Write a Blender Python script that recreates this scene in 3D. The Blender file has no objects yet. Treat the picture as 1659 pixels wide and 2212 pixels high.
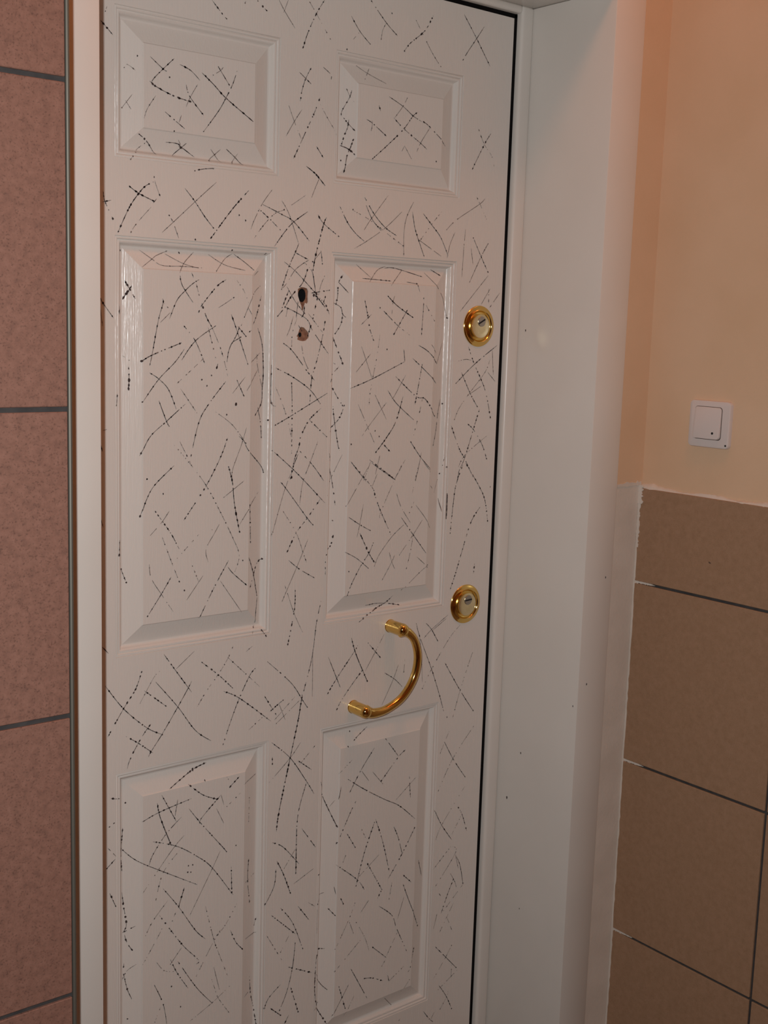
import bpy, bmesh, math, random
from mathutils import Vector, Matrix

sc = bpy.context.scene
COL = sc.collection
rnd = random.Random(7)

# ------------------------------------------------------------------ camera
CAM = Vector((-1.6329, -1.6699, 1.44))
RIGHT = Vector((0.7773, -0.6283, 0.0311)); DOWN = Vector((-0.0711, -0.1369, -0.9880)); FWD = Vector((0.6251, 0.7658, -0.1511))
cd = bpy.data.cameras.new('camera'); cam = bpy.data.objects.new('camera', cd); COL.objects.link(cam)
m3 = Matrix((RIGHT, -DOWN, -FWD)).transposed()
cam.matrix_world = Matrix.Translation(CAM) @ m3.to_4x4()
cd.sensor_fit = 'HORIZONTAL'; cd.sensor_width = 36.0; cd.lens = 2626.9 / 1659 * 36.0
cd.clip_start = 0.02
sc.camera = cam

# ------------------------------------------------------------------ world, light, exposure
w = bpy.data.worlds.new('world'); sc.world = w; w.use_nodes = True
w.node_tree.nodes['Background'].inputs[0].default_value = (1.0, 0.62, 0.38, 1)
w.node_tree.nodes['Background'].inputs[1].default_value = 0.012
sc.view_settings.view_transform = 'Standard'; sc.view_settings.look = 'None'
sc.view_settings.gamma = 1.0; sc.view_settings.use_curve_mapping = False
sc.view_settings.exposure = 0.0

def lamp(name, loc, energy, colour, size):
    l = bpy.data.lights.new(name, 'POINT'); l.energy = energy; l.color = colour; l.shadow_soft_size = size
    o = bpy.data.objects.new(name, l); COL.objects.link(o); o.location = loc; return o
# the small flash of the hand-held camera, beside and above the lens
fl = bpy.data.lights.new('camera_flash', 'SPOT'); fl.energy = 69.0; fl.color = (0.965, 0.985, 0.985); fl.shadow_soft_size = 0.011
fl.spot_size = math.radians(128); fl.spot_blend = 1.0
flo = bpy.data.objects.new('camera_flash', fl); COL.objects.link(flo)
flo.matrix_world = Matrix.Translation(CAM - RIGHT * 0.046 - DOWN * 0.045) @ m3.to_4x4()
# warm bulb of the stair hall, just in front of the doorway
lamp('hall_bulb', (-0.30, -0.86, 3.08), 14.5, (1.0, 0.36, 0.13), 0.17)

# ------------------------------------------------------------------ materials
def new_mat(name):
    m = bpy.data.materials.new(name); m.use_nodes = True
    nt = m.node_tree; b = nt.nodes['Principled BSDF']; return m, nt, b
def node(nt, kind, **kw):
    n = nt.nodes.new(kind)
    for k, v in kw.items():
        if k in n.inputs: n.inputs[k].default_value = v
        else: setattr(n, k, v)
    return n
def coords(nt, scale=(1, 1, 1)):
    tc = node(nt, 'ShaderNodeTexCoord'); mp = node(nt, 'ShaderNodeMapping')
    mp.inputs['Scale'].default_value = scale
    nt.links.new(tc.outputs['Object'], mp.inputs['Vector']); return mp.outputs['Vector']
def mottled(name, c1, c2, scale=6, rough=.5, bump=0.0, bscale=(60, 60, 60), spec=.5):
    m, nt, b = new_mat(name)
    n = node(nt, 'ShaderNodeTexNoise', Scale=scale, Detail=4.0); nt.links.new(coords(nt), n.inputs['Vector'])
    r = node(nt, 'ShaderNodeValToRGB'); r.color_ramp.elements[0].position = .35; r.color_ramp.elements[1].position = .65
    r.color_ramp.elements[0].color = (*c1, 1); r.color_ramp.elements[1].color = (*c2, 1)
    nt.links.new(n.outputs['Fac'], r.inputs['Fac']); nt.links.new(r.outputs['Color'], b.inputs['Base Color'])
    b.inputs['Roughness'].default_value = rough; b.inputs['Specular IOR Level'].default_value = spec
    if bump:
        n2 = node(nt, 'ShaderNodeTexNoise', Scale=1.0, Detail=3.0); nt.links.new(coords(nt, bscale), n2.inputs['Vector'])
        bp = node(nt, 'ShaderNodeBump', Strength=bump, Distance=.001)
        nt.links.new(n2.outputs['Fac'], bp.inputs['Height']); nt.links.new(bp.outputs['Normal'], b.inputs['Normal'])
    return m
def tile_mat(name, base, dark, light, speck):
    m, nt, b = new_mat(name)
    v = coords(nt)
    n = node(nt, 'ShaderNodeTexNoise', Scale=90.0, Detail=6.0, Roughness=.7); nt.links.new(v, n.inputs['Vector'])
    r = node(nt, 'ShaderNodeValToRGB'); e = r.color_ramp.elements
    e[0].position = .30; e[0].color = (*dark, 1); e[1].position = .66; e[1].color = (*light, 1)
    k = e.new(.47); k.color = (*base, 1)
    nt.links.new(n.outputs['Fac'], r.inputs['Fac'])
    n2 = node(nt, 'ShaderNodeTexNoise', Scale=420.0, Detail=2.0); nt.links.new(v, n2.inputs['Vector'])
    r2 = node(nt, 'ShaderNodeValToRGB'); r2.color_ramp.elements[0].position = .33; r2.color_ramp.elements[1].position = .42
    s = 1 - speck; r2.color_ramp.elements[0].color = (s, s, s, 1); r2.color_ramp.elements[1].color = (1, 1, 1, 1)
    nt.links.new(n2.outputs['Fac'], r2.inputs['Fac'])
    mx = node(nt, 'ShaderNodeMix', data_type='RGBA', blend_type='MULTIPLY'); mx.inputs['Factor'].default_value = 1
    nt.links.new(r.outputs['Color'], mx.inputs['A']); nt.links.new(r2.outputs['Color'], mx.inputs['B'])
    nt.links.new(mx.outputs['Result'], b.inputs['Base Color'])
    b.inputs['Roughness'].default_value = .62; b.inputs['Specular IOR Level'].default_value = .25
    return m
def plain(name, c, rough=.5, metal=0.0, spec=.5):
    m, nt, b = new_mat(name); b.inputs['Base Color'].default_value = (*c, 1)
    b.inputs['Roughness'].default_value = rough; b.inputs['Metallic'].default_value = metal
    b.inputs['Specular IOR Level'].default_value = spec; return m

def door_paint():
    m, nt, b = new_mat('door_paint')
    b.inputs['Base Color'].default_value = (.70, .655, .61, 1); b.inputs['Roughness'].default_value = .235
    n = node(nt, 'ShaderNodeTexNoise', Scale=1.0, Detail=3.0); nt.links.new(coords(nt, (420, 420, 26)), n.inputs['Vector'])
    bp = node(nt, 'ShaderNodeBump', Strength=.55, Distance=.0006)
    nt.links.new(n.outputs['Fac'], bp.inputs['Height']); nt.links.new(bp.outputs['Normal'], b.inputs['Normal']); return m
M = dict(
    door=door_paint(),
    frame=mottled('frame_paint', (.70, .66, .61), (.73, .69, .64), 5, .28),
    peach=mottled('peach_wall_paint', (.66, .45, .29), (.70, .49, .33), 5, .75, .25, (180, 180, 180), .3),
    plaster=mottled('bare_plaster', (.62, .55, .48), (.67, .60, .53), 14, .8, .4, (200, 200, 200), .2),
    tile_pink=tile_mat('speckled_tile', (.240, .120, .088), (.185, .095, .072), (.285, .145, .108), .32),
    tile_brown=tile_mat('brown_tile', (.335, .203, .122), (.305, .183, .108), (.365, .222, .138), .10),
    grout=mottled('dark_grout', (.040, .036, .036), (.058, .052, .050), 60, .9),
    metal=plain('dull_metal', (.20, .19, .16), .55, .7),
    gasket=plain('black_rubber', (.004, .0035, .004), .7, 0, .1),
    brass=plain('polished_brass', (.80, .53, .16), .10, 1.0),
    brass_face=mottled('worn_brass', (.78, .65, .38), (.86, .74, .47), 90, .27),
    steel=plain('key_plug_steel', (.42, .38, .33), .35, 1.0),
    dark=plain('dark_cavity', (.008, .007, .008), .8),
    ink=plain('dark_scratch', (.060, .042, .040), .8, 0, .1),
    faint=plain('faint_scratch', (.20, .155, .135), .7, 0, .2),
    chip=mottled('chipped_wood', (.17, .080, .050), (.30, .16, .10), 160, .85),
    shade=plain('painted_gap_shade', (.10, .075, .06), .7),  # shadow in the gap around the switch rocker, put into the colour
    plastic=plain('switch_plastic', (.66, .58, .55), .35),
    floor=mottled('floor_stone', (.20, .16, .13), (.27, .22, .18), 9, .5),
    white=mottled('ceiling_paint', (.72, .64, .54), (.75, .67, .57), 4, .9),
)
for nm in ('brass_face',):
    M[nm].node_tree.nodes['Principled BSDF'].inputs['Metallic'].default_value = 1.0

# ------------------------------------------------------------------ helpers
def link(name, bm, mat, parent=None, smooth=False, kind=None, label=None):
    bmesh.ops.recalc_face_normals(bm, faces=bm.faces[:]) if smooth != 'keep' else None
    me = bpy.data.meshes.new(name); bm.to_mesh(me); bm.free()
    me.materials.append(M[mat])
    if smooth is True:
        for p in me.polygons: p.use_smooth = True
        me.set_sharp_from_angle(angle=math.radians(38))
    o = bpy.data.objects.new(name, me); COL.objects.link(o)
    if parent is not None: o.parent = parent
    if kind: o['kind'] = kind
    if label: o['label'] = label
    return o
def empty(name, loc=(0, 0, 0), kind=None, label=None, cat=None):
    o = bpy.data.objects.new(name, None); COL.objects.link(o); o.location = loc; o.empty_display_size = .05
    if kind: o['kind'] = kind
    if label: o['label'] = label
    if cat: o['category'] = cat
    return o
def add_box(bm, x0, x1, y0, y1, z0, z1):
    v = [bm.verts.new((x, y, z)) for x in (x0, x1) for y in (y0, y1) for z in (z0, z1)]
    fs = [bm.faces.new([v[i] for i in q]) for q in ((0, 1, 3, 2), (4, 6, 7, 5), (0, 4, 5, 1), (2, 3, 7, 6), (0, 2, 6, 4), (1, 5, 7, 3))]
    return fs
def box(x0, x1, y0, y1, z0, z1, bev=0.0, seg=2):
    bm = bmesh.new(); add_box(bm, x0, x1, y0, y1, z0, z1)
    if bev:
        bmesh.ops.recalc_face_normals(bm, faces=bm.faces[:])
        bmesh.ops.bevel(bm, geom=bm.edges[:], offset=bev, segments=seg, profile=.5, affect='EDGES')
    return bm
def lathe(bm, prof, n=48, squash=None):
    """profile of (radius, height) turned about -y; returns rings"""
    rings = []
    for r, hh in prof:
        if r < 1e-6: rings.append([bm.verts.new((0, -hh, 0))]); continue
        rings.append([bm.verts.new((r * math.cos(2 * math.pi * i / n), -hh, r * math.sin(2 * math.pi * i / n))) for i in range(n)])
    for a, b in zip(rings, rings[1:]):
        if len(b) == 1:
            for i in range(n): bm.faces.new((a[i], a[(i + 1) % n], b[0]))
        elif len(a) == 1:
            for i in range(n): bm.faces.new((a[0], b[(i + 1) % n], b[i]))
        else:
            for i in range(n): bm.faces.new((a[i], a[(i + 1) % n], b[(i + 1) % n], b[i]))
    return rings
def tube(bm, pts, rads, n=20, caps=True):
    rings = []
    up = None
    for i, p in enumerate(pts):
        t = (pts[min(i + 1, len(pts) - 1)] - pts[max(i - 1, 0)]).normalized()
        if up is None: up = t.orthogonal().normalized()
        up = (up - t * up.dot(t)).normalized(); s = t.cross(up)
        rings.append([bm.verts.new(p + (up * math.cos(2 * math.pi * k / n) + s * math.sin(2 * math.pi * k / n)) * rads[i]) for k in range(n)])
    for a, b in zip(rings, rings[1:]):
        for k in range(n): bm.faces.new((a[k], a[(k + 1) % n], b[(k + 1) % n], b[k]))
    if caps: bm.faces.new(rings[0][::-1]); bm.faces.new(rings[-1])

# ------------------------------------------------------------------ measures (metres; door face at y = 0, floor at z = 0)
ZC = 1.44
L1, L2, R1, R2 = -.7957, -.5093, -.3998, -.1179
ROWS = [(1.6714, 1.8830), (.9197, 1.5597), (.1142, .7307)]
COLS = [(L1, L2), (R1, R2)]
DOOR_L, DOOR_R, DOOR_T = -.895, 0.0, 2.001
XL, XR, DEPTH = -.9207, .0374, .2102       # reveal sides and its depth
HEAD = 2.0225                              # underside of the reveal head
CAS = .0776                                # width of the frame's face
XC = .189                                  # painted face of the right wall
YT = -.366                                 # tiled face of the left wall
PROF = [(0, 0), (.0005, .0022), (.0015, .0014), (.0026, .0012), (.0038, .0015), (.0046, .0024), (.0052, .0044), (.0061, .0037), (.0073, .0034), (.0087, .0039), (.0098, .0049), (.0108, .0064), (.0116, .0086), (.0126, .0106), (.0142, .0118), (.0165, .0122), (.0450, .0018), (.0460, .0005), (.0466, 0)]
N_MOULD = 15                                # first rings of the profile belong to the moulding
def relief(x, z):
    for a, b in COLS:
        for c, d in ROWS:
            s = min(x - a, b - x, z - c, d - z)
            if s > 0:
                for (s0, y0), (s1, y1) in zip(PROF, PROF[1:]):
                    if s <= s1: return y0 + (y1 - y0) * (s - s0) / (s1 - s0)
                return 0.0
    return 0.0

# ------------------------------------------------------------------ room shell
HT, YF, XE = 3.30, -3.3, -3.2
link('floor', box(XE, .3, YF, .2, -.08, 0), 'floor', kind='structure')
link('ceiling', box(XE, .3, YF, .2, HT, HT + .08), 'white', kind='structure')
link('wall_rear', box(XE, .3, YF - .1, YF, 0, HT), 'peach', kind='structure')

# wall holding the door: lintel, the narrow strips beside the frame
wf = empty('wall_front', (0, 0, 0), 'structure')
yf = -DEPTH + .003
link('lintel', box(-1.04, XC, yf, .2, HEAD + CAS, HT), 'peach', wf)
link('wall_strip', box(XR + CAS, XC + .06, yf, .2, 1.160, HEAD + CAS + .001), 'peach', wf)
link('plaster_strip', box(XR + CAS, XC + .06, yf, .2, 0, 1.160), 'plaster', wf, label='bare unpainted plaster strip beside the tiles')
link('wall_strip', box(-1.04, XL - CAS, yf, .2, 0, HEAD + CAS + .001), 'peach', wf)

# left wall: grout bed, tiles in rows, metal edge strip
wl = link('wall_left', box(XE, -1.037, YT + .0035, .2, 0, HT), 'grout', kind='structure')
ZR = [HT] + [ZC + z for z in (1.701, 1.339, .978, .617, .2560, -.1049, -.4679, -.8240, -1.185)] + [0.0]
G = .0058
xs = [-1.0385]
while xs[-1] > XE: xs.append(max(xs[-1] - .3575, XE))
k = 0
for z1, z0 in zip(ZR, ZR[1:]):
    for xb, xa in zip(xs, xs[1:]):
        dy = rnd.uniform(-.0003, .0003)
        o = link('tile', box(xa + G / 2, xb - (G / 2 if xb < -1.04 else 0), YT + dy, YT + .009, z0 + G / 2, z1 - G / 2, .0009, 1), 'tile_pink', wl)
bm = bmesh.new(); tube(bm, [Vector((-1.0350, YT + .0022, 0.0)), Vector((-1.0350, YT + .0022, 1.5)), Vector((-1.0350, YT + .0022, HT))], [.0027] * 3, 12)
link('edge_strip', bm, 'metal', wl, True, label='thin dull metal strip along the tile edge')

# right wall: painted above, tiled dado below
wr = link('wall_right', box(XC, XC + .1, YF, -DEPTH + .003, 0, HT), 'peach', kind='structure')
TOP = 1.1535
link('grout_bed', box(XC - .0045, XC + .002, YF, -DEPTH + .0035, 0, TOP - .002), 'grout', wr)
ZT = [TOP] + [ZC + z for z in (-.4672, -.8225, -1.1750)] + [0.0]
YTI = [-DEPTH + .0005, -.5303]
while YTI[-1] > YF: YTI.append(max(YTI[-1] - .3575, YF))
GR = .0052
for i, (z1, z0) in enumerate(zip(ZT, ZT[1:])):
    for j, (yb, ya) in enumerate(zip(YTI, YTI[1:])):
        dx = rnd.uniform(-.0003, .0003)
        link('tile', box(XC - .008 + dx, XC - .0005, ya + GR / 2, yb - (GR / 2 if j else .0003), z0 + GR / 2, z1 - (GR / 2 if i else 0), .0009, 1), 'tile_brown', wr)
# mortar fillet on top of the dado, uneven
bm = bmesh.new(); n = 260; rows = []
for i in range(n + 1):
    y = -DEPTH + .003 - i / n * 1.6
    t = rnd.uniform(-.0006, .0006)
    hgt = .0030 + .0012 * math.sin(i * .31) + t + (.0015 if i < 6 else 0)
    out = .0068 + .0010 * math.sin(i * .17 + 1) + t
    rows.append([bm.verts.new(c) for c in ((XC + .001, y, TOP - .001), (XC - out, y, TOP - .001), (XC - out + .0012, y, TOP + .6 * hgt), (XC - .0015, y, TOP + 1.6 * hgt), (XC + .001, y, TOP + 1.7 * hgt))])
for a, b in zip(rows, rows[1:]):
    for q in range(4): bm.faces.new((a[q], a[q + 1], b[q + 1], b[q]))
link('mortar_fillet', bm, 'plaster', wr, True, label='uneven mortar line along the top of the tiles')
# plaster smeared on the corner and into the ends of the joints
def ragged(bm, p0, p1, wid, nrm, side, n=40, taper=False):
    d = p1 - p0; prev = None
    for i in range(n + 1):
        f = i / n; c = p0 + d * f
        wd = wid * (1 + .5 * rnd.uniform(-1, 1)) * ((1 - f) ** .7 if taper else 1)
        a = bm.verts.new(c - side * wd * .35 + nrm * .0006); b = bm.verts.new(c + side * wd * .65 + nrm * .0006)
        a2 = bm.verts.new(c - side * wd * .35 - nrm * .003); b2 = bm.verts.new(c + side * wd * .65 - nrm * .003)
        cur = (a2, a, b, b2)
        if prev:
            for q in range(3): bm.faces.new((prev[q], prev[q + 1], cur[q + 1], cur[q]))
        prev = cur
xf = XC - .008
bm = bmesh.new(); add_box(bm, xf + .0003, XC, -DEPTH + .0002, -DEPTH + .0050, 0, TOP + .004)
ragged(bm, Vector((xf, -DEPTH + .0006, 0)), Vector((xf, -DEPTH + .0006, 1.06)), .0030, Vector((-1, 0, 0)), Vector((0, -1, 0)), 110)
ragged(bm, Vector((xf - .0004, -DEPTH + .0002, 1.04)), Vector((xf - .0004, -DEPTH + .0002, TOP - .004)), .0056, Vector((-1, 0, 0)), Vector((0, -1, 0)), 40)
ragged(bm, Vector((xf - .0008, -DEPTH + .0002, TOP - .030)), Vector((xf - .0008, -DEPTH + .0002, TOP + .005)), .0100, Vector((-1, 0, 0)), Vector((0, -1, 0)), 14)
for z in ZT[1:4]:
    ragged(bm, Vector((xf + .0012, -DEPTH, z)), Vector((xf + .0022, -DEPTH - .048, z)), .0075, Vector((-1, 0, 0)), Vector((0, 0, 1)), 24, True)
ragged(bm, Vector((XR + CAS + .001, yf - .0006, 1.1600)), Vector((XC - .004, yf - .0006, 1.1605)), .007, Vector((0, -1, 0)), Vector((0, 0, 1)), 20)
link('plaster_smear', bm, 'plaster', wr, False, label='pale plaster smeared over the tile corner and joint ends')
bm = bmesh.new(); add_box(bm, xf - .0005, xf + .001, -.3795, -.3755, 1.0370, 1.0385); add_box(bm, xf - .0005, xf + .001, -.3765, -.3752, 1.0380, 1.0400)
link('dark_speck', bm, 'ink', wr, label='small dark chip on the topmost tile')

# ------------------------------------------------------------------ door frame
fr = empty('trim_1', (0, 0, 0), 'structure', 'white painted steel door frame with a deep smooth reveal')
link('casing', box(XL - CAS, XL, -DEPTH, .18, 0, HEAD, .0022), 'frame', fr, True)
link('casing', box(XR, XR + CAS, -DEPTH, .18, 0, HEAD, .0026), 'frame', fr, True)
link('head_casing', box(XL - CAS, XR + CAS, -DEPTH, .18, HEAD, HEAD + CAS, .0022), 'frame', fr, True)
link('rebate_strip', box(DOOR_R + .0085, XR + .001, -.013, .10, 0, HEAD + .001, .0055, 4), 'frame', fr, True)
link('rebate_strip', box(XL - .001, DOOR_L - .004, -.013, .10, 0, HEAD + .001, .0055, 4), 'frame', fr, True)
link('head_rebate_strip', box(DOOR_L - .004, DOOR_R + .0095, -.013, .10, DOOR_T + .0080, HEAD + .001, .0055, 4), 'frame', fr, True)
link('gasket', box(DOOR_R + .0006, DOOR_R + .0095, .0008, .045, .006, DOOR_T + .008, .001, 1), 'gasket', fr, label='black rubber door seal')
link('gasket', box(DOOR_L, DOOR_R + .0095, .0008, .045, DOOR_T + .0006, DOOR_T + .009, .001, 1), 'gasket', fr, label='black rubber door seal')
bm = bmesh.new()
for (y, z, r) in ((-.0724, .6185, .0022), (-.0404, .5161, .0030), (-.2000, .7484, .0018), (-.090, .30, .0016), (-.03, 1.44, .0022)):
    vs = [bm.verts.new((XR - .0004, y + r * .55 * math.cos(a) * (1 + .3 * math.sin(3 * a)), z + r * 1.1 * math.sin(a))) for a in [i * math.pi / 4 for i in range(8)]]
    bm.faces.new(vs)
for (x, z, r) in ((.060, .79, .0022), (.096, .99, .002)):
    vs = [bm.verts.new((x + r * .6 * math.cos(a), -DEPTH - .0004, z + r * 1.1 * math.sin(a))) for a in [i * math.pi / 4 for i in range(8)]]
    bm.faces.new(vs)
link('dark_speck', bm, 'ink', fr, kind='stuff')

# ------------------------------------------------------------------ door
dr = empty('door_1', (DOOR_R, 0, 0), 'structure', 'white panelled door covered in dark scratches with brass hardware')
def P(o): o.parent = dr; o.matrix_parent_inverse = Matrix.Translation((-DOOR_R, 0, 0)); return o
HOLES = [dict(x=-.4563, z=1.4807), dict(x=-.4557, z=1.4224)]
CH = [[(-.0105, .0150), (-.0040, .0185), (.0030, .0180), (.0085, .0165), (.0105, .0120), (.0098, .0040), (.0105, -.0050), (.0085, -.0085), (.0050, -.0070), (.0030, -.0120), (.0012, -.0190), (-.0018, -.0190), (-.0030, -.0120), (-.0062, -.0060), (-.0100, .0040)],
      [(-.0030, .0120), (.0015, .0110), (.0045, .0075), (.0082, .0030), (.0090, -.0030), (.0085, -.0055), (.0045, -.0105), (.0005, -.0115), (-.0040, -.0108), (-.0078, -.0090), (-.0070, -.0050), (-.0088, -.0035), (-.0065, .0010), (-.0052, .0075)]]
CH[0] = [(x - .0006 if x > 0 else x - .0006, z) for x, z in CH[0]]; CH[1] = [(x * 1.42, z) for x, z in CH[1]]
CAV = [dict(c=(-.0022, .0050), a=.0078, b=.0112), dict(c=(-.0050, -.0010), a=.0032, b=.0038)]
HR = [(1.456, 1.504), (1.400, 1.444)]
HX = (-.478, -.434)
bm = bmesh.new()
XG = sorted({DOOR_L, L1, L2, HX[0], HX[1], R1, R2, DOOR_R}); ZG = sorted({.006, DOOR_T} | {z for r in ROWS for z in r} | {z for r in HR for z in r})
vg = {}
def V(x, y, z):
    kx = (round(x, 6), round(y, 6), round(z, 6))
    if kx not in vg: vg[kx] = bm.verts.new((x, y, z))
    return vg[kx]
for x0, x1 in zip(XG, XG[1:]):
    for z0, z1 in zip(ZG, ZG[1:]):
        xm, zm = (x0 + x1) / 2, (z0 + z1) / 2
        if any(a < xm < b for a, b in COLS) and any(c < zm < d for c, d in ROWS): continue
        if HX[0] < xm < HX[1] and any(c < zm < d for c, d in HR): continue
        bm.faces.new((V(x0, 0, z0), V(x1, 0, z0), V(x1, 0, z1), V(x0, 0, z1)))
def fill_ring(bm, outer, inner):
    es = []
    for loop in (outer, inner):
        for a, b in zip(loop, loop[1:] + loop[:1]):
            e = bm.edges.get((a, b)) or bm.edges.new((a, b)); es.append(e)
    bmesh.ops.triangle_fill(bm, use_beauty=True, use_dissolve=False, edges=es)
for hidx, H in enumerate(HOLES):
    c, d = HR[hidx]
    inner = [bm.verts.new((H['x'] + px, 0, H['z'] + pz)) for px, pz in CH[hidx]]
    outer = [V(HX[0], 0, c), V(HX[1], 0, c), V(HX[1], 0, d), V(HX[0], 0, d)]
    fill_ring(bm, outer, inner)
    low = [bm.verts.new((v.co.x, .0016, v.co.z)) for v in inner]
    for i in range(len(inner)):
        j = (i + 1) % len(inner); bm.faces.new((inner[i], inner[j], low[j], low[i]))
# edges and back of the leaf
for a, b in (((DOOR_L, .006), (DOOR_R, .006)), ((DOOR_R, .006), (DOOR_R, DOOR_T)), ((DOOR_R, DOOR_T), (DOOR_L, DOOR_T)), ((DOOR_L, DOOR_T), (DOOR_L, .006))):
    bm.faces.new([bm.verts.new(p) for p in ((a[0], 0, a[1]), (b[0], 0, b[1]), (b[0], .055, b[1]), (a[0], .055, a[1]))])
bm.faces.new([bm.verts.new(p) for p in ((DOOR_L, .055, .006), (DOOR_R, .055, .006), (DOOR_R, .055, DOOR_T), (DOOR_L, .055, DOOR_T))])
P(link('door_leaf', bm, 'door', smooth='keep'))
for ci, (a, b) in enumerate(COLS):
    for ri, (c, d) in enumerate(ROWS):
        def ring(bm, s, y): return [bm.verts.new(p) for p in ((a + s, y, c + s), (b - s, y, c + s), (b - s, y, d - s), (a + s, y, d - s))]
        bm = bmesh.new(); rs = [ring(bm, s, y) for s, y in PROF[:N_MOULD]]
        for r0, r1 in zip(rs, rs[1:]):
            for i in range(4): bm.faces.new((r0[i], r0[(i + 1) % 4], r1[(i + 1) % 4], r1[i]))
        P(link('panel_moulding', bm, 'door', smooth=True))
        bm = bmesh.new(); rs = [ring(bm, s, y) for s, y in PROF[N_MOULD - 1:]]
        for r0, r1 in zip(rs, rs[1:]):
            for i in range(4): bm.faces.new((r0[i], r0[(i + 1) % 4], r1[(i + 1) % 4], r1[i]))
        bm.faces.new(rs[-1])
        P(link('panel', bm, 'door', smooth='keep'))
# the two holes: chipped edge and dark bore
for hidx, H in enumerate(HOLES):
    bm = bmesh.new()
    cx, cz = CAV[hidx]['c']; A, B = CAV[hidx]['a'], CAV[hidx]['b']
    outer = [bm.verts.new((H['x'] + px * 1.02, .0014, H['z'] + pz * 1.02)) for px, pz in CH[hidx]]
    inner = [bm.verts.new((H['x'] + cx + A * math.cos(t), .0014, H['z'] + cz + B * math.sin(t))) for t in [i * math.pi / 9 for i in range(18)]]
    fill_ring(bm, outer, inner)
    ch = P(link('chipped_edge', bm, 'chip', label='brown chipped edge around a hole in the door'))
    bm = bmesh.new()
    r0 = [bm.verts.new((H['x'] + cx + A * math.cos(t), .0014, H['z'] + cz + B * math.sin(t))) for t in [i * math.pi / 9 for i in range(18)]]
    r1 = [bm.verts.new((v.co.x, .040, v.co.z)) for v in r0]
    for i in range(18): bm.faces.new((r0[i], r0[(i + 1) % 18], r1[(i + 1) % 18], r1[i]))
    bm.faces.new(r1)
    P(link('peephole' if hidx == 0 else 'screw_hole', bm, 'dark', label='dark empty peephole' if hidx == 0 else 'small dark screw hole'))

# brass lock escutcheons with their key plugs
def lock(x, z, turn, label):
    bm = bmesh.new()
    lathe(bm, [(.0378, -.0005), (.0378, .0012), (.0370, .0022), (.0355, .0027), (.0308, .0037), (.0300, .0046), (.0293, .0050), (.0286, .0046), (.0274, .0024), (.0262, .0010), (.0246, .0006), (.0214, .0006)], 64)
    o = link('lock_escutcheon', bm, 'brass', smooth=True, label=label); o.location = (x - DOOR_R, 0, z); o.parent = dr
    bm = bmesh.new(); lathe(bm, [(.0220, .0004), (.0220, .0060), (.0217, .0067), (.0208, .0070), (.0120, .0071), (0, .0071)], 56)
    f = link('lock_face', bm, 'brass_face', o, True, label='dull pale brass lock face')
    bm = bmesh.new(); lathe(bm, [(.0094, .0060), (.0094, .0077), (.0089, .0081), (0, .0082)], 32)
    p = link('key_plug', bm, 'steel', o, True, label='grey steel key plug'); p.location = (.0012, 0, .0088)
    bm = bmesh.new(); add_box(bm, -.0088, .0088, -.0086, -.0075, -.0013, .0013)
    s = link('key_slot', bm, 'dark', o); s.location = (.0012, 0, .0088); s.rotation_euler = (0, turn, 0)
    return o
lock(-.0571, 1.4450, math.radians(-28), 'upper round brass lock')
lock(-.0616, .9168, math.radians(-4), 'lower round brass lock')

# bowed brass pull handle on two posts
ha = Vector((-.2470, 0, .8979)); hb = Vector((-.3276, 0, .7587))
def cr(p, t):
    n = len(p) - 1; f = min(max(t * n, 0), n - 1e-9); i = int(f); u = f - i
    a, b, c, d = p[max(i - 1, 0)], p[i], p[i + 1], p[min(i + 2, n)]
    return .5 * ((2 * b) + (c - a) * u + (2 * a - 5 * b + 4 * c - d) * u * u + (3 * b - a - 3 * c + d) * u ** 3)
yb = -.0345
ctl = [Vector(p) for p in ((-.2500, yb, .8965), (-.2350, yb - .0015, .8918), (-.2190, yb - .003, .8740), (-.2110, yb - .004, .8420), (-.2185, yb - .004, .8050), (-.2440, yb - .004, .7730), (-.2790, yb - .003, .7560), (-.3080, yb - .0015, .7530), (-.3255, yb, .7590))]
bm = bmesh.new()
N = 72; pts = [cr(ctl, i / N) for i in range(N + 1)]
def rad(t):
    e = min(t, 1 - t); return .0074 + .0040 * max(0, 1 - e / .26) ** 1.5
tube(bm, pts, [rad(i / N) for i in range(N + 1)], 24)
hd = link('pull_handle', bm, 'brass', smooth=True, label='bowed polished brass pull handle')
P(hd)
for c, last in ((ha, pts[0]), (hb, pts[-1])):
    bm = bmesh.new()
    lathe(bm, [(.0124, -.0005), (.0124, .0010), (.0117, .0016), (.0117, -yb + .0010), (.0114, -yb + .0038), (.0105, -yb + .0064), (.0090, -yb + .0088), (.0070, -yb + .0105), (.0048, -yb + .0116), (.0024, -yb + .0123), (0, -yb + .0125)], 40)
    o = link('handle_post', bm, 'brass', hd, True); o.location = (c.x, 0, c.z)

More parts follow.
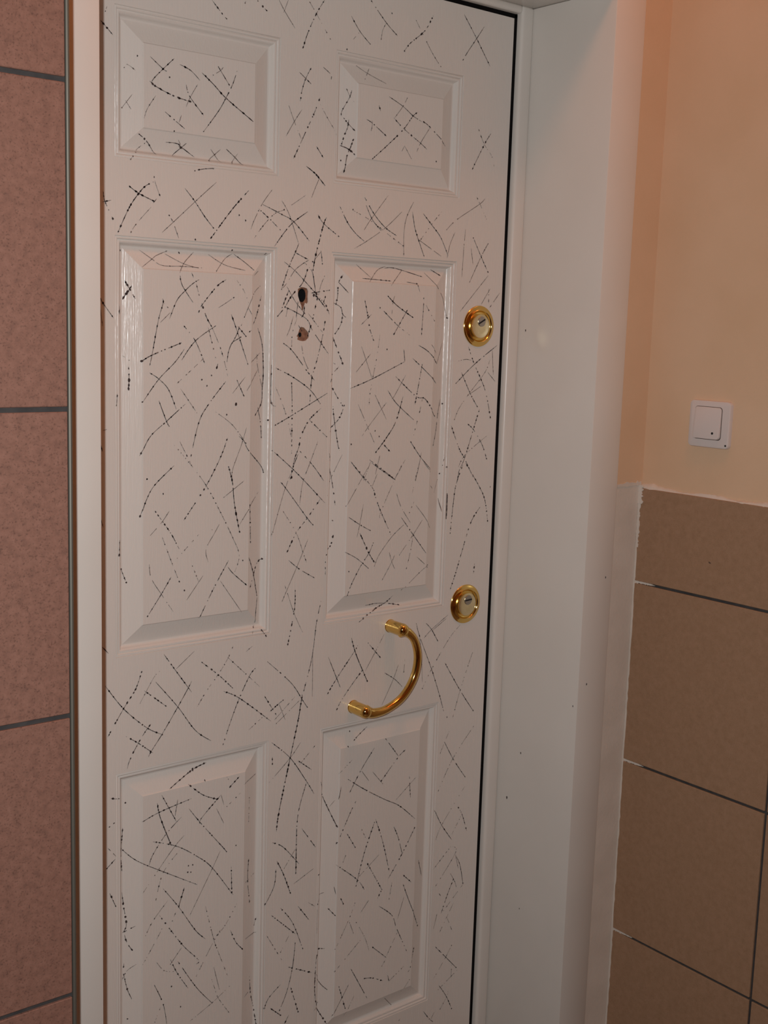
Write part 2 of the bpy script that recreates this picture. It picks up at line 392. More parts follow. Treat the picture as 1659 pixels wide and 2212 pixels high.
# scratches: thin broken strokes and beads cut through the paint, following the relief (x, z in tenths of a millimetre)
SCR = "e-6356,19168 -6160,18991 -6038,18906;d-5801,19162 -5753,19265;e-5553,19315 -5484,19260 -5374,19192;a-5144,19390 -5036,19244 -4830,19017;a-4970,19421 -5053,19214;e-8075,18767 -8112,18661;e-8175,18562 -8090,18490 -7985,18395;b-7388,18192 -7176,18049 -7114,18024;b-6992,18225 -7176,18049 -7312,17911 -7366,17838;b-6899,18156 -6711,18097 -6551,17977;f-7396,17847 -7281,17780 -7005,17693 -6691,17642;b-6788,17882 -6723,17718 -6482,17477;a-6592,17910 -6717,17706 -6785,17563;b-6248,18242 -6199,18182 -6039,17989;a-6144,18230 -6198,18168 -6359,18064;c-6520,18094 -6310,17950 -6092,17783 -5674,17544 -5588,17494;b-5896,18213 -5976,17998 -6092,17783 -6224,17569 -6480,17239;b-7142,17445 -6972,17340 -6805,17240;a-6863,17433 -6903,17322;d-7296,17653 -7432,17452 -7483,17315;b-7558,17088 -7395,16992 -7239,16828;d-7395,16992 -7534,16879 -7701,16701;d-7642,17634 -7720,17523 -7783,17432;d-7737,17540 -7642,17393;d-7762,17975 -7712,18045 -7600,17971;b-7087,17018 -6900,17021 -6812,16978 -6570,16864;b-6740,17044 -6825,16964 -6959,16842;b-6886,17074 -6812,16978;c-6861,16986 -6791,16955;a-6310,17007 -6106,16827;a-6136,17020 -6330,16832;b-6036,17036 -5855,16934 -5704,16831;a-5818,16992 -5914,16828;e-6651,16637 -6474,16687 -6276,16716;d-7323,16502 -7292,16385 -7214,16205;f-7730,16317 -7572,16226 -7307,16130;b-7276,16173 -7322,16120;f-7329,16414 -7460,16343 -7572,16226 -7731,16001 -7904,15649;b-6799,16372 -6625,16194 -6451,15983 -6292,15820;a-6244,16512 -6503,16290 -6994,15853 -7181,15689;f-5655,16442 -5949,16135 -6343,15651;a-5212,16497 -5393,16266 -5544,15997 -5604,15850;e-5461,16175 -5248,16034 -5031,15868;d-4556,16469 -4949,16217 -5126,16145 -5283,16017 -5437,15848 -5546,15705;b-5392,16252 -5019,16125 -4782,16027 -4463,15740;b-4512,16209 -4782,16027 -4959,15853 -5151,15613;a-5024,16341 -4876,16136 -4683,15696;e-8142,16201 -8114,16060 -7992,15829;e-8157,16051 -8017,16089;d-7073,15961 -6994,15844 -6898,15619;d-7368,16044 -7611,15784 -7716,15630;o-5826,16052 -5823,16049;o-5709,15979 -5706,15976;o-6610,15625 -6607,15622;o-7068,17947 -7065,17945;o-6986,17186 -6983,17184;o-7575,18180 -7572,18177;e-4265,19550 -4422,19311 -4577,19003 -4668,18755;d-4572,19480 -4422,19311 -4137,18971;b-3328,19721 -2982,19418 -2734,19253;d-2982,19418 -3056,19287 -3082,19145;b-3719,19397 -3532,19187 -3313,19025;a-3532,19187 -3669,19040;e-1950,19716 -2067,19515 -2186,19383 -2446,19180 -2582,19018;d-2340,19579 -2186,19389 -1941,19095 -1739,18905;b-1238,19863 -915,19507 -558,19084;b-739,19740 -915,19507 -1123,19239 -1226,19089;b-4730,18368 -4605,18287 -4494,18218;e-4501,18470 -4605,18287 -4672,18099 -4704,17924;b-4264,18514 -4109,18423 -4100,18346;d-3748,18327 -3668,18159 -3590,18063;e-3635,18250 -3668,18129 -3783,17913 -3796,17823;a-3509,18674 -3277,18571 -2907,18456;a-3227,18666 -3361,18466;f-3758,17797 -3671,17701 -3563,17601;e-3673,17775 -3685,17656 -3742,17503 -3783,17351;f-3575,17502 -3631,17333 -3688,17180 -3719,16911;f-3808,17349 -3676,17306 -3568,17225;o-3802,17117 -3771,17099;e-4313,18034 -4417,17790 -4590,17452 -4763,17115 -4815,17018;d-4310,17933 -4136,17710 -3938,17489;a-4924,17832 -4811,17596 -4668,17342;a-4665,17801 -4811,17596 -4966,17350;b-4365,17261 -4219,17093;c-4558,16926 -4390,16836 -4295,16763 -4169,16652;a-4295,16757 -4383,16573 -4435,16451;e-4305,16181 -4181,16043 -3870,15861;f-4127,16151 -4181,16043 -4267,15753 -4335,15510 -4384,15253;b-3859,16352 -3685,16095 -3503,15926 -3321,15816;a-2828,16617 -3118,16276 -3252,16113 -3365,15951;b-3339,16541 -3118,16276 -2867,16073 -2615,15957;b-3303,16414 -3154,16181 -2967,16026;a-2508,16372 -2867,16073 -3281,15813 -3534,15680;d-3595,16314 -3214,16177 -2843,15988 -2462,15795;a-2252,16559 -2400,16287 -2450,16000 -2434,15592;b-2270,16391 -2202,16113 -2084,15867 -1965,15635;b-2022,16380 -1820,16204 -1591,15996 -1397,15685;d-1592,16446 -1820,16204 -2085,15899;a-2151,15942 -1574,15674;a-547,16762 -679,16652 -1230,16330 -1465,16134;d-756,16776 -656,16647 -488,16404;a-1254,16110 -1363,15882 -1425,15624;a-996,16184 -1022,15838 -1040,15327;b-2874,18245 -2564,18127 -2330,17999 -2138,17931;a-2468,18286 -2564,18127 -2739,17916;e-2759,17914 -2527,17760 -2142,17565 -1989,17477;e-2221,18074 -2330,17999 -2527,17760 -2862,17461 -3244,17149;b-2088,17931 -1931,17857 -1514,17588;a-1931,17857 -2142,17565 -2219,17411;e-3087,18076 -3052,17982;b-3346,17815 -3215,17766 -2908,17593;a-3228,17809 -3224,17705 -3266,17565;a-2494,17488 -2591,17324;a-2494,17473 -2340,17283;e-464,17930 -618,17717 -897,17244;d-780,17972 -618,17717 -431,17543 -349,17355;o-2869,19593 -2865,19591;o-4430,19312 -4419,19309;o-3796,18866 -3792,18864;o-713,17851 -709,17849;o-1766,17297 -1761,17294;o-3583,16321 -3579,16318;e-8215,14747 -8178,14642 -7981,14389;a-8213,14707 -8193,14495 -8159,14268;a-7506,15415 -7314,15290 -7159,15203 -6810,15208 -6405,15202;a-7021,15432 -7225,15350 -7314,15290 -7508,15156;a-7078,15381 -6785,15251 -6521,15195;a-6566,15441 -6766,15266 -6879,15107;o-6832,15422 -6823,15403;a-6312,15420 -6041,15273 -5679,15206;a-5868,15455 -6022,15365 -6212,15169;b-5848,15456 -5668,15343 -5503,15215;b-6872,15066 -6830,14915 -6641,14666;b-6539,15020 -6653,14951 -6781,14842 -6924,14689 -7050,14407;e-6670,15117 -6637,15049;d-6588,14954 -6537,14788;e-6049,15044 -6215,14934 -6470,14649 -6535,14534;f-6487,14663 -6402,14453 -6301,14299;d-6301,14299 -6146,13986 -6041,13683 -6004,13537;d-5855,15044 -5715,14878 -5626,14693;b-7171,14707 -7162,14639 -7239,14387 -7347,13859 -7387,13692;d-7162,14652 -7082,14580;a-7035,14504 -7207,14347;c-7521,13759 -7347,13853 -6840,14047;b-6803,14310 -6596,14079 -6428,13739;b-6228,14324 -6596,14079 -6838,13779;d-6368,14297 -6229,13826;c-6187,13726 -6203,13668;b-6791,13949 -6951,13750 -7236,13482 -7503,13142;b-7387,13586 -7236,13496 -7061,13326 -6914,12997;d-6445,13810 -6917,13419;d-5885,14785 -6054,14678 -6187,14602;a-5327,14997 -5505,14858 -5641,14606 -5758,14341;a-5511,15133 -5423,15202;b-5950,14509 -5826,14223 -5627,13728;a-5642,14635 -5544,14492;b-5827,14325 -5669,14168;b-5793,14325 -5842,14194 -5943,14032;b-5566,14264 -5824,14121 -5926,14062 -5993,13915 -6018,13755;e-5323,14821 -5429,14524 -5516,14361;c-5401,14304 -5280,14024 -5248,13575 -5264,13335 -5281,13094 -5437,12890;b-5371,13022 -5296,12762 -5266,12502;a-5337,13905 -5567,13743;a-5414,13890 -5386,13667 -5264,13335;a-5386,13637 -5542,13432 -5637,13300;b-5878,13566 -5699,13226;a-5669,13522 -5908,13258;b-6037,13449 -6338,13103 -6519,12816 -6663,12268;b-7228,13159 -7090,12830 -7042,12757;b-6768,13101 -7090,12844 -7375,12611 -7541,12317;d-6851,13339 -6537,12932;d-6218,12969 -5907,12756 -5641,12449;a-5634,12704 -5728,12423 -5890,12025 -5888,11860;b-5776,12568 -5676,12481 -5586,12327 -5279,12059 -5221,11927;e-5991,12551 -6108,12259 -6375,11798 -6690,11383 -6781,11266;d-6959,12468 -6679,12166 -6375,11792 -6096,11325 -5881,10929 -5742,10610 -5820,10341;d-6862,12522 -6780,12374 -6646,12136;b-6958,12145 -7294,11859 -7436,11638 -7532,11383;f-5967,12089 -5887,11808 -5847,11474 -5741,10994;f-7752,14956 -7599,14683;f-7650,14879 -7765,14698;f-7862,14573 -7863,14451;f-7697,13673 -7689,13493 -7697,13340;d-7780,13837 -7689,13770;e-7912,13277 -7934,13099;a-8165,12727 -8096,12745;b-8202,12541 -8173,12416;a-8215,12981 -8200,12844;O-5850,13101 -5836,13065;o-6303,13546 -6299,13543;o-6475,13480 -6472,13477;o-6385,13384 -6381,13381;o-5189,12809 -5187,12807;o-7821,15390 -7813,15388;o-5283,15489 -5276,15487;o-5923,15507 -5918,15504;o-6013,12921 -6010,12918;o-7430,11959 -7427,11956;b-5144,13714 -5154,13339 -5139,13083 -5071,13038;e-4673,15692 -4743,15541 -4865,15298 -5001,14937;b-4743,15541 -4576,15477 -4388,15413;a-4352,15445 -4224,15587;a-4464,15439 -4610,15356 -4754,15245 -4895,15045 -5019,14922;b-4957,15381 -4736,15246 -4491,15049 -4337,14920;e-4225,15602 -4179,15320;b-4384,15249 -4341,15041 -4318,14906;f-4489,15288 -4584,15060 -4799,14842 -4923,14659 -5064,14506;a-4555,15389 -4403,15263 -4348,15040;d-4112,15248 -4209,15047 -4260,14863;b-4412,14902 -4035,14963;f-4336,14875 -4240,14804 -4003,14568;e-4268,14863 -4329,14619 -4380,14420 -4467,14176;b-4894,14986 -4724,14755 -4515,14553;e-4856,14929 -4994,14612;b-4941,14659 -4738,14591 -4475,14463 -4357,14284 -4022,13906;a-4868,14661 -4901,14511;a-4755,14515 -4823,14304 -4882,14183;d-4680,14488 -4767,14245 -4779,14004;d-4459,14569 -4148,14258;e-4108,14458 -4147,14228 -4250,13827 -4355,13489 -4383,13119;b-4946,14071 -4759,13944 -4453,13612 -4297,13458;a-4576,14037 -4514,13795 -4336,13489;c-4537,14687 -4552,14551 -4606,14490;O-4318,14906 -4280,14893;O-4366,14871 -4343,14860;b-4091,14915 -4144,14777;e-4240,14834 -4104,14717 -4023,14567;b-4668,14757 -4699,14487;b-4651,14368 -4582,14279;e-3699,15239 -3772,15098 -3782,14882 -3810,14727;b-3773,15113 -3599,14936;b-3906,14779 -3731,14699 -3691,14577 -3634,14526;e-3691,14561 -3723,14389 -3847,14185;f-3847,14185 -3776,14014 -3660,13720;a-3842,14138 -3883,13828 -3800,13733;e-3731,13687 -3904,13486 -3934,13424;e-3902,13454 -3755,13183 -3642,13010;e-3618,13042 -3714,12787 -3919,12575;e-3815,13009 -3793,12819 -3720,12373 -3685,12245;a-3395,15431 -3107,15206;a-2746,15429 -2951,15349 -3168,15140;b-3311,15196 -2683,15179;b-2775,15396 -2543,15408 -1934,15288;a-2381,15385 -2703,15099;b-2326,15179 -2097,15158;b-1702,15427 -1485,15327;a-1872,15363 -1639,15162 -1380,14911 -1295,14582;d-2097,15158 -2035,15016;e-1940,14922 -1942,14695 -1965,14255;d-1882,14795 -1671,14524;e-3273,14834 -3194,14545 -3146,14342 -3057,14154;d-3115,14595 -3388,14368;e-2936,14726 -2658,14513 -2507,14405;d-2507,14405 -2202,14234;e-2308,14700 -2507,14405 -2606,14258;c-2771,14922 -2543,14756 -2165,14559;a-2613,14928 -2649,14800 -2662,14608;d-2917,14252 -2965,13901 -3052,13486 -3103,13198 -3116,13005;a-3317,14040 -3163,13709 -3065,13486;a-3109,13916 -3422,13597;b-3537,13319 -3052,13486 -2332,13787;b-2363,14004 -2332,13787;b-2150,13844 -1916,13681 -1526,13395;e-1919,13747 -1989,13384 -2060,13020;b-2022,14080 -1776,13962 -1519,13746;a-1763,14144 -1565,13946;a-1355,14130 -1519,13746;b-2533,13523 -2045,13169 -1823,13117 -1582,12842 -1514,12789;a-2300,13549 -2540,13191 -2601,13127;b-2704,13284 -2491,13044 -2069,12738;a-2992,13212 -2712,12764;c-2347,13166 -2499,12716 -2699,12442 -2940,12180;a-3354,13041 -2968,12354;a-2725,13063 -3084,12682 -3260,12477;d-1882,13151 -1944,12886 -2065,12472;e-2758,12323 -2604,12186;b-2139,12357 -1884,12062 -1605,11809;a-1865,12146 -1919,11878 -1987,11618;b-3069,12064 -2477,11688;a-3039,12030 -3191,11695;b-3481,12050 -3129,11681;a-2834,12136 -2926,11795;a-2246,12028 -2477,11688;e-806,16061 -587,15728 -382,15438;b-414,15972 -586,15711 -851,15231;a-841,15861 -778,15567;a-379,15387 -658,15106 -1051,14707;a-317,15147 -548,14824;a-64,15080 -310,14798;a-355,15152 -339,14882;e-808,14074 -651,13770 -337,13271 -159,12728;b-75,14102 -626,13753 -1094,13386;a-1047,13802 -865,13837 -724,13821;b-958,13599 -712,13205 -508,12944;d-237,13841 -356,13599 -736,13206 -977,12935 -1090,12715;a-436,13341 -735,13188;a-191,14031 -137,13548;a-284,13599 -81,13426;e-1158,12614 -935,12177 -784,11980 -498,11545;e-458,12908 -581,12564 -785,11997 -913,11760 -948,11560;e-750,12638 -578,12512 -346,12225 -208,11937;d-236,12396 -765,12066 -940,11831;b-1345,13103 -1422,12835 -1464,12532 -1541,12264;d-1265,12032 -1316,11698 -1447,11375;e-4150,12991 -4393,12794 -4556,12519 -4590,12350 -4678,12136 -4746,11828;b-4393,12803 -4019,12502;a-4199,12429 -4372,12028 -4498,11730 -4553,11342;b-4569,12277 -4296,12024 -4055,11743;b-3928,12210 -3818,11797 -3734,11291;d-3636,12174 -3800,11812 -3958,11463;f-4605,12226 -4712,11982 -4727,11796;b-5082,13665 -4749,13520 -4388,13304 -4171,13069;d-5083,13355 -4922,13035 -4785,12665 -4742,12448;e-4766,13444 -4744,13002 -4737,12247;b-5095,12719 -4752,12879 -4022,13245;b-5134,12317 -4770,12031 -4461,11765 -4024,11361;o-2935,14711 -2931,14708;o-2750,13999 -2746,13996;o-2964,12572 -2959,12568;o-2868,12471 -2864,12468;o-3491,12356 -3479,12346;o-1310,13018 -1307,13015;o-1215,11842 -1212,11839;o-5194,12809 -5192,12806;a-5666,11835 -6047,11586;a-5324,11618 -5518,11417 -5743,11116;e-5533,11450 -5504,10768;e-7293,11455 -7017,11084 -6861,10814;a-7041,11432 -7164,11272 -7394,11049;d-7163,11029 -6991,10604 -6848,10268;d-6502,11021 -6893,10666;a-6084,11218 -6213,11017 -6371,10760 -6327,10545;d-6306,11130 -6195,10986;e-7871,11036 -7879,10807;O-7879,10842 -7879,10764;e-7847,10671 -7717,10311;a-7387,10620 -7354,10397 -7175,10117 -6961,9808;b-7003,10374 -7175,10117 -7449,9745;d-6633,10545 -6502,10245;a-6421,10336 -6719,9968;b-5946,10537 -6219,10107 -6484,9637;b-5955,10431 -5855,10313 -5584,10082;a-6099,10216 -5669,9628;c-5536,10541 -5423,10258 -5320,9862;e-5222,10480 -5333,10416 -5422,10226 -5501,10021;b-5310,9829 -5338,9612 -5350,9404;d-5358,9354 -5453,9230;c-5277,9301 -5191,9171;c-8185,9406 -8084,9289;b-8207,11408 -8162,11264;b-7122,9131 -6905,8825 -6615,8424;a-6570,9105 -6905,8856;d-7194,8870 -7301,8782 -7543,8401;e-7470,8593 -7086,8274;b-7268,8701 -6868,8220 -6541,7765 -6242,7527;b-6617,8610 -6684,8497 -6868,8220 -7150,7819 -7347,7566 -7396,7484;e-7512,8921 -7624,8640 -7830,8361 -8114,7931;b-8142,8785 -7830,8361 -7430,7980 -7150,7810;d-5837,9088 -5924,8906 -6097,8666 -6339,8393 -6510,8157;e-6441,8907 -6097,8619 -5826,8354;e-5395,8635 -5503,8524 -5698,8172 -5872,7778 -6028,7363;e-6012,8337 -5697,8163 -5059,7646;b-5156,8717 -4652,8256 -4411,7917 -4288,7745;d-5941,8909 -5296,8297;d-5457,9027 -5583,8950;e-5200,8119 -4947,7731;e-4800,7984 -4913,7922 -5081,7821;a-4894,7919 -4761,7614;a-4569,7994 -4983,7655;a-4469,7910 -4944,7582;d-5212,7763 -5505,7574;o-7430,11961 -7427,11958;o-7149,11712 -7146,11709;o-6763,10132 -6760,10129;o-5673,10511 -5669,10507;b-4950,11770 -4836,11655 -4387,11121 -4268,11000;a-4748,11899 -4889,11565 -5106,10877;e-4117,11437 -4387,11121 -4610,10884 -4792,10567;d-4894,11284 -4610,10884 -4448,10503 -4366,10319;a-4358,10761 -4559,10338 -4777,9913 -4878,9716;b-4751,10421 -4537,10255 -4203,10059;d-4824,9998 -4776,9881 -4614,9475 -4423,9108;e-4605,9909 -4616,9539 -4736,8956;b-4053,9634 -4141,9250 -4223,8634 -4420,7919 -4488,7521;a-4207,8797 -4192,7929;e-3758,10750 -3802,10572 -3957,10389 -3955,10079;d-3797,11045 -3732,10962;a-3097,11928 -3550,11267;e-3468,12027 -3001,11579 -2910,11391 -2773,11116 -2521,10677;b-3017,12006 -2454,11664;d-2315,11940 -2477,11681 -2773,11116 -2790,11001;a-2884,11803 -2992,11578;d-1921,11922 -2052,11404;d-2001,11248 -2102,11051;a-2423,11427 -2304,11167 -2071,10862;a-1953,11177 -1742,10956 -1562,10730;b-2296,10981 -1995,10633 -1664,10258;a-1784,10891 -1995,10633 -2309,10284;d-1994,10616 -2047,10328 -2134,9993;a-2224,10839 -2498,10641 -2785,10330 -2883,10137;a-2551,10358 -2478,10164 -2408,10038;a-2418,10295 -2499,10149 -2702,9847;a-1886,10210 -1574,9964;d-1566,10033 -1783,9922 -2230,9600;b-3496,11070 -3246,10920 -2983,10783;a-3176,11277 -3246,10920 -3300,10693;f-3241,10771 -3019,10385 -2886,10205;e-2921,10577 -3019,10385 -3198,10169 -3394,9856 -3492,9629;b-3546,10449 -3286,10311 -3008,10099;o-3464,10096 -3455,10092;b-2986,9401 -2668,9407 -2184,9321;e-2381,9526 -2552,9381 -2931,9272 -3204,9144;a-1790,11949 -1602,11767;a-1660,11585 -1516,11451;a-1317,11257 -1274,11003;b-1183,11349 -1183,10861;e-825,11870 -970,11529 -1023,11218 -1081,10556;e-756,11902 -371,11424 -209,11147 -110,10727;e-301,11064 -549,10761 -756,10209 -900,9794 -1025,9486;e-415,9942 -428,9745;a-1047,9005 -1454,8772 -1631,8636;a-1090,8939 -1430,8751;b-1599,8916 -1454,8772 -1279,8515;d-725,8764 -998,8529 -1416,7995 -1630,7651;b-1841,8948 -1748,8688 -1416,7995 -1204,7488 -1067,7116;a-1748,8688 -1683,8287 -1636,7778;b-1083,8070 -652,7450 -282,6975;d-352,8180 -439,7990 -652,7450 -826,6905;b-3863,8596 -3667,8178 -3579,7994;e-3209,8720 -3289,8613 -3667,8178 -3863,7923;c-3361,8877 -3245,8555 -3019,8108 -2964,8006;e-3022,8779 -2801,8541 -2666,8399;a-2606,8841 -2801,8541 -3023,8212;e-3087,8240 -3310,8018 -3551,7750 -3649,7597;b-2567,8105 -2319,7943 -2134,7771;a-2242,8212 -2363,7932 -2609,7498;d-2090,8295 -2111,7944;o-973,6969 -968,6965;o-88,11408 -83,11404;o-5226,10480 -5223,10477;e-7348,8026 -7446,7923 -7575,7750 -7720,7506 -7768,7364;e-7790,7904 -7575,7750 -7314,7536;b-5032,7257 -4640,6901 -4297,6422 -4104,6122;a-4422,7143 -4640,6901 -5075,6542;f-4413,8011 -4481,7590 -4640,6901 -4764,6372 -4869,5890 -4902,5610;f-6259,7121 -6515,7068 -6816,6942 -7004,6853;O-6547,7080 -6518,7055;e-6660,6863 -6391,6624 -6106,6478;o-6346,6864 -6341,6857;e-6035,6543 -6405,6225 -6439,6121;a-6035,6543 -5979,6351;e-5676,6789 -5856,6649;d-5939,6856 -5876,6751;d-5653,6489 -5978,6270;a-6122,6320 -5975,6024;b-6600,6608 -7195,6509 -7502,6416;b-7153,6788 -6883,6277;b-6858,6651 -6908,6378;c-7235,6675 -7178,6411 -6973,5879;b-6788,6333 -7076,6102 -7309,5814 -7382,5644;b-6651,6444 -6421,6133 -6006,5621 -5913,5498;b-7310,6035 -6870,5843 -6486,5566 -6200,5294 -5773,4684;a-6734,6001 -6972,5790 -7491,5199;d-6818,5766 -7124,5447 -7257,5004;a-6041,5548 -6199,5261 -6618,4558;b-7792,5976 -7638,5813 -7409,5651 -6482,5066;e-7781,6408 -7821,5915 -7802,5621;e-7803,5260 -7771,4980 -7735,4689 -7778,4568;e-7597,4642 -7795,4558;e-7763,4518 -7722,4367 -7638,4216;e-5818,5208 -5800,4735;c-6727,5079 -6829,4783;b-7122,5174 -6829,4767 -6510,4261 -6312,4041;d-7036,4941 -7306,4666 -7440,4449;d-6881,4701 -6949,4558;d-7137,4485 -7238,4322 -7489,3959;e-7188,4727 -6755,4073 -6452,3711 -6487,3639;a-6772,4029 -6979,3799;e-6980,3881 -6857,3610 -6644,3256;d-7237,3916 -7099,3724 -6909,3644;b-6840,3803 -6483,3218 -6172,2823;d-5787,3034 -6172,2823 -6603,2637;d-6318,4634 -6149,3983 -6055,3718 -5845,3173;d-6005,4124 -6148,3950 -6485,3421;d-5697,4504 -5896,4209 -6077,4028;e-5820,4050 -5705,3794 -5559,3612;d-6196,3307 -6120,3078 -6044,2864 -5817,2509;a-6143,3476 -6028,3030;d-7582,3975 -7722,3885 -7797,3741;e-7778,3847 -7722,3562 -7652,3371;b-7770,4022 -7775,3959;b-7280,3531 -7114,3135 -7043,2745;e-8151,6432 -7999,6517;a-8104,6129 -7962,5954;e-7978,5911 -8121,5795;e-8075,5364 -7958,5081;e-8054,6941 -7860,6877;d-5432,6405 -5445,5911;a-5271,6716 -5582,6621;e-5430,5235 -5446,4836 -5389,4421;a-5278,4903 -5494,4821;d-5223,4064 -5301,3746;a-5220,3787 -5496,3766;e-5358,3009 -5326,2678 -5246,2357 -5207,2042;a-5328,2749 -5497,2677;o-6653,5448 -6650,5444;o-6573,5443 -6570,5439;o-6607,5322 -6604,5318;o-6667,5338 -6663,5334;o-7723,3041 -7717,3027;o-6960,3397 -6956,3392;o-6783,2969 -6779,2965;o-5731,5567 -5727,5563;o-7777,4981 -7768,4970;d-7165,3087 -7267,2859;e-5015,6995 -5012,6828;o-7747,6765 -7745,6762;d-4099,7028 -4449,6726;e-4471,6816 -4167,6582;b-4281,6367 -4446,5823 -4471,5210;c-4471,5227 -4467,4724;b-4359,5534 -4045,5101;b-4984,5427 -4748,5281 -4403,4880;a-4490,5180 -4720,4879;b-4896,4909 -4929,4609 -5107,4311;f-4880,5059 -4737,4780 -4578,4378;a-4075,4705 -4514,4528;e-4782,4152 -4516,3793 -4280,3224;e-4976,4070 -4450,3561;e-4403,4076 -4151,3736;d-4180,4082 -4034,3969;d-5066,3716 -4740,3158;a-4591,3569 -4764,3307;b-4446,3401 -4496,2937 -4606,2510 -4759,2188;e-4597,2970 -4040,2672;e-4750,2683 -5003,2504 -5095,2322;e-4527,2554 -4329,1945;c-4959,2294 -4737,2083;e-4555,2025 -4652,1880;c-3934,6298 -3805,5913 -3562,5375;b-3498,6125 -3544,5886;d-3607,5874 -3702,5761;e-3789,4534 -3968,4530;b-3762,4120 -3930,3997 -3953,3419;b-3582,4203 -3546,4054;e-3689,3804 -3552,3640;f-3720,3012 -3921,2970 -3981,2400 -3914,2001 -3651,1491;b-3932,2593 -3788,2328 -3651,2176;b-3815,1966 -3995,1898;e-2856,7103 -3099,6986 -3223,6912;o-3263,7093 -3260,7090;o-3362,6848 -3360,6845;b-2752,6707 -3061,6328 -3324,5927;b-2508,6851 -2166,6427;e-1967,6531 -2165,6409 -2563,6025;a-2778,6250 -2526,5962;d-3261,6582 -3554,6375;a-3040,6324 -2859,6090;b-3355,6233 -2962,5952 -2469,5643 -2101,5430 -1695,5075;e-3128,5794 -3269,5579 -3569,5022;e-1874,5965 -1831,5533;d-1710,5911 -2197,5562;e-2668,5309 -2916,4702 -3090,4095;e-2667,5291 -2480,4808 -2297,4170;b-2220,5044 -2096,4784 -1990,4442;e-1687,4906 -1990,4442 -2314,4026;e-3341,5187 -3138,4867;d-3022,5233 -2905,5006;d-3309,4858 -3408,4651;b-3560,4629 -3072,4217 -2889,3965;e-2843,4482 -2464,3846;e-2464,3846 -2570,3690;a-2559,4572 -3009,4273;a-2728,3773 -2961,3527;e-3450,3961 -3359,3790;d-3100,3770 -3241,3464 -3552,2949;a-3241,3464 -3123,3171;d-3110,3443 -2855,3015 -2732,2697;d-2899,3010 -3532,2530;e-2691,2777 -2293,2406;d-2315,2375 -2401,2270;b-3187,2516 -2741,1721;e-2890,2168 -2643,2104 -2366,1954;d-1841,2087 -2226,1888;b-2246,2029 -2213,1891;b-2518,3527 -2191,3243 -2063,2941 -1783,2376;a-1904,3537 -2048,3125;b-1939,3811 -1733,3336 -1456,2782;d-2037,2857 -2295,2444;b-1513,4164 -1375,3786;e-1948,4001 -1730,3790;d-2219,3926 -2274,3605;e-1563,2386 -1673,2013 -1739,1919;d-1662,1777 -1866,1561;b-3197,2159 -3570,1625;e-3437,2221 -3245,1634;d-3057,1887 -3262,1550;d-1977,913 -1887,998;a-2278,1546 -2039,1288;d-878,6704 -987,6502 -1117,6249;b-1010,6476 -747,6060 -377,5584;d-239,6658 -772,6085 -1148,5452;d-418,5440 -994,4773 -1147,4469;b-1192,5119 -994,4773 -707,4396;e-622,5104 -461,4874 -315,4491;a-484,4841 -713,4513;d-724,4266 -1167,3902;d-675,4253 -592,4096 -1100,3519;b-563,4011 -451,3787 -354,3389;a-590,4057 -498,3741;d-773,3796 -584,3492 -526,3339;e-613,3558 -769,3251 -922,2886;d-328,3382 -851,2944;d-585,3042 -973,2452;a-743,2755 -603,2457;a-1022,2935 -1104,2629;b-994,3354 -942,3281;b-1036,2237 -750,1929 -431,1586;d-586,2135 -749,1909 -1050,1552;d-564,1710 -573,1413;d-403,1537 -938,1256;b-894,1361 -679,1048 -510,707;d-634,1153 -678,1027 -888,760;b-1289,942 -1106,698 -978,592;a-989,816 -1081,689"
bm = bmesh.new()
def vtx(x, z): return bm.verts.new((x, relief(x, z) - .00040, z))
def blob(x, z, rx, rz, ang):
    n = 6; ca, sa = math.cos(ang), math.sin(ang); ph = rnd.uniform(0, 1)
    vs = []
    for i in range(n):
        t = 2 * math.pi * (i + ph) / n; f = rnd.uniform(.75, 1.2)
        u, v = rx * f * math.cos(t), rz * f * math.sin(t)
        vs.append(vtx(x + u * ca - v * sa, z + u * sa + v * ca))
    bm.faces.new(vs).material_index = MI if rnd.random() < .6 else 0
MI = 0
STY = {'a': (.00042, .00075, .012, .10), 'b': (.00052, .00118, .010, .08), 'c': (.00070, .00150, .0080, .05),
       'd': (.00032, .00095, .0095, .45), 'e': (.00044, .00140, .0075, .30), 'f': (.00060, .00165, .0065, .18)}
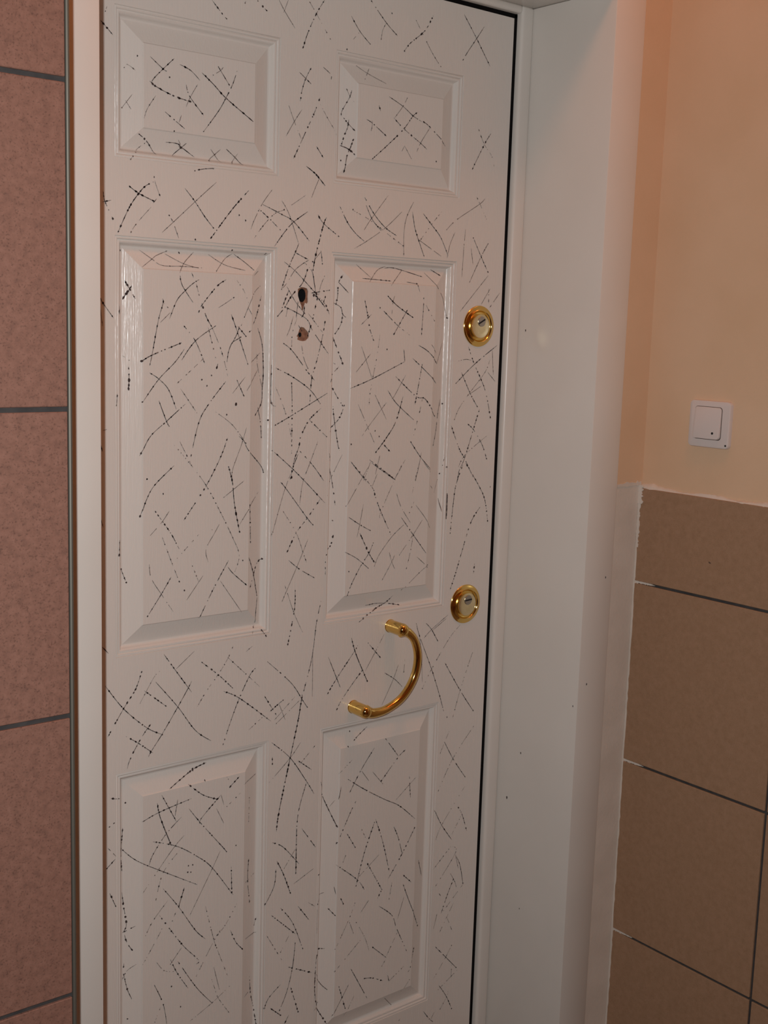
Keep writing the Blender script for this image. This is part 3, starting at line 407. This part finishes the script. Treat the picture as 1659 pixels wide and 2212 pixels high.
for item in SCR.split(';'):
    st = item[0]; q = [Vector((int(a) * 1e-4, int(b) * 1e-4, 0)) for a, b in (s.split(',') for s in item[1:].split())]
    MI = 1 if st in 'ad' else 0
    if st in 'oO':
        r = .0013 if st == 'o' else .0024
        c = (q[0] + q[-1]) / 2; blob(c.x, c.y, r * rnd.uniform(.8, 1.1), r * 1.2, 0); continue
    hw, br, gap, miss = STY[st]
    L = sum((b - a).length for a, b in zip(q, q[1:])); n = max(2, int(L / .0035))
    path = [cr(q, i / n) for i in range(n + 1)] if len(q) > 2 else [q[0].lerp(q[1], i / n) for i in range(n + 1)]
    skip = 0; prev = None; dist = 0; nxt = rnd.uniform(0, gap)
    for i, p in enumerate(path):
        t = (path[min(i + 1, n)] - path[max(i - 1, 0)]); t = t.normalized() if t.length > 0 else Vector((1, 0, 0))
        e = min(i, n - i) / n; wd = hw * rnd.uniform(.65, 1.35) * (.45 + .55 * min(1, e * 6))
        nrm = Vector((-t.y, t.x, 0)) * wd
        if skip > 0: skip -= 1; cur = None
        else:
            cur = (vtx(p.x + nrm.x, p.y + nrm.y), vtx(p.x - nrm.x, p.y - nrm.y))
            if prev: bm.faces.new((prev[0], cur[0], cur[1], prev[1])).material_index = 1 if MI or rnd.random() < .45 else 0
            if rnd.random() < miss * .5: skip = rnd.randint(1, 2)
        prev = cur
        if i: dist += (p - path[i - 1]).length
        if dist >= nxt:
            nxt = dist + gap * rnd.uniform(.5, 1.6)
            r = br * rnd.uniform(.6, 1.35)
            blob(p.x, p.y, r * rnd.uniform(1.0, 1.7), r * rnd.uniform(.75, 1.0), math.atan2(t.y, t.x))
loose = [v for v in bm.verts if not v.link_faces]
bmesh.ops.delete(bm, geom=loose, context='VERTS')
so = P(link('scratch_marks', bm, 'ink', kind='stuff', label='dark scratch strokes scattered over the whole door'))
so.data.materials.append(M['faint'])

# ------------------------------------------------------------------ light switch on the right wall
sw = empty('light_switch', (XC, -.3540, 1.2850), label='white plastic rocker light switch on the peach wall above the brown tiles', cat='light switch')
def swp(name, bm, mat, sm=True, label=None):
    return link(name, bm, mat, sw, sm, label=label)
def rbox(y0, y1, z0, z1, x0, x1, r, bev):
    """rounded plate facing -x: outline with corner radius r, front edge eased by bev"""
    bm = bmesh.new(); loops = []
    for (ins, xx) in ((0, x0), (0, x1 + bev), (bev * .3, x1 + bev * .3), (bev, x1)):
        lp = []
        for cyy, czz, a0 in ((y1 - r, z1 - r, 0), (y0 + r, z1 - r, 90), (y0 + r, z0 + r, 180), (y1 - r, z0 + r, 270)):
            for i in range(7):
                t = math.radians(a0 + 90 * i / 6); lp.append(bm.verts.new((xx, cyy + (r - ins) * math.cos(t), czz + (r - ins) * math.sin(t))))
        loops.append(lp)
    for a, b in zip(loops, loops[1:]):
        for i in range(len(a)): j = (i + 1) % len(a); bm.faces.new((a[i], a[j], b[j], b[i]))
    bm.faces.new(loops[-1]); bm.faces.new(loops[0][::-1]); return bm
swp('switch_frame', rbox(-.0435, .0435, -.0415, .0420, .0, -.0085, .008, .003), 'plastic')
swp('rocker_gap_shade', rbox(-.0272, .0312, -.0272, .0316, -.0080, -.0088, .006, .0003), 'shade')  # dark plate painted as the rocker's shadow, showing mostly below and on one side
bm = rbox(-.0260, .0310, -.0258, .0310, -.0080, -.0125, .0055, .0015)
for v in bm.verts:
    if v.co.x < -.010: v.co.x += -.0030 * (-(v.co.z)) / .03
rk = swp('rocker', bm, 'plastic')
bm = bmesh.new(); lathe(bm, [(.0022, -.001), (.0022, .0005), (.0016, .0009), (0, .001)], 12)
o = link('indicator_lens', bm, 'dark', rk, True); o.rotation_euler = (0, 0, -math.pi / 2); o.location = (-.0140, -.0125, -.0150)
bm = bmesh.new(); lathe(bm, [(.0018, -.001), (.0018, .0003), (0, .0004)], 9)
o = link('pry_notch', bm, 'dark', sw, True); o.rotation_euler = (0, 0, -math.pi / 2); o.location = (-.0087, -.0380, -.0350)
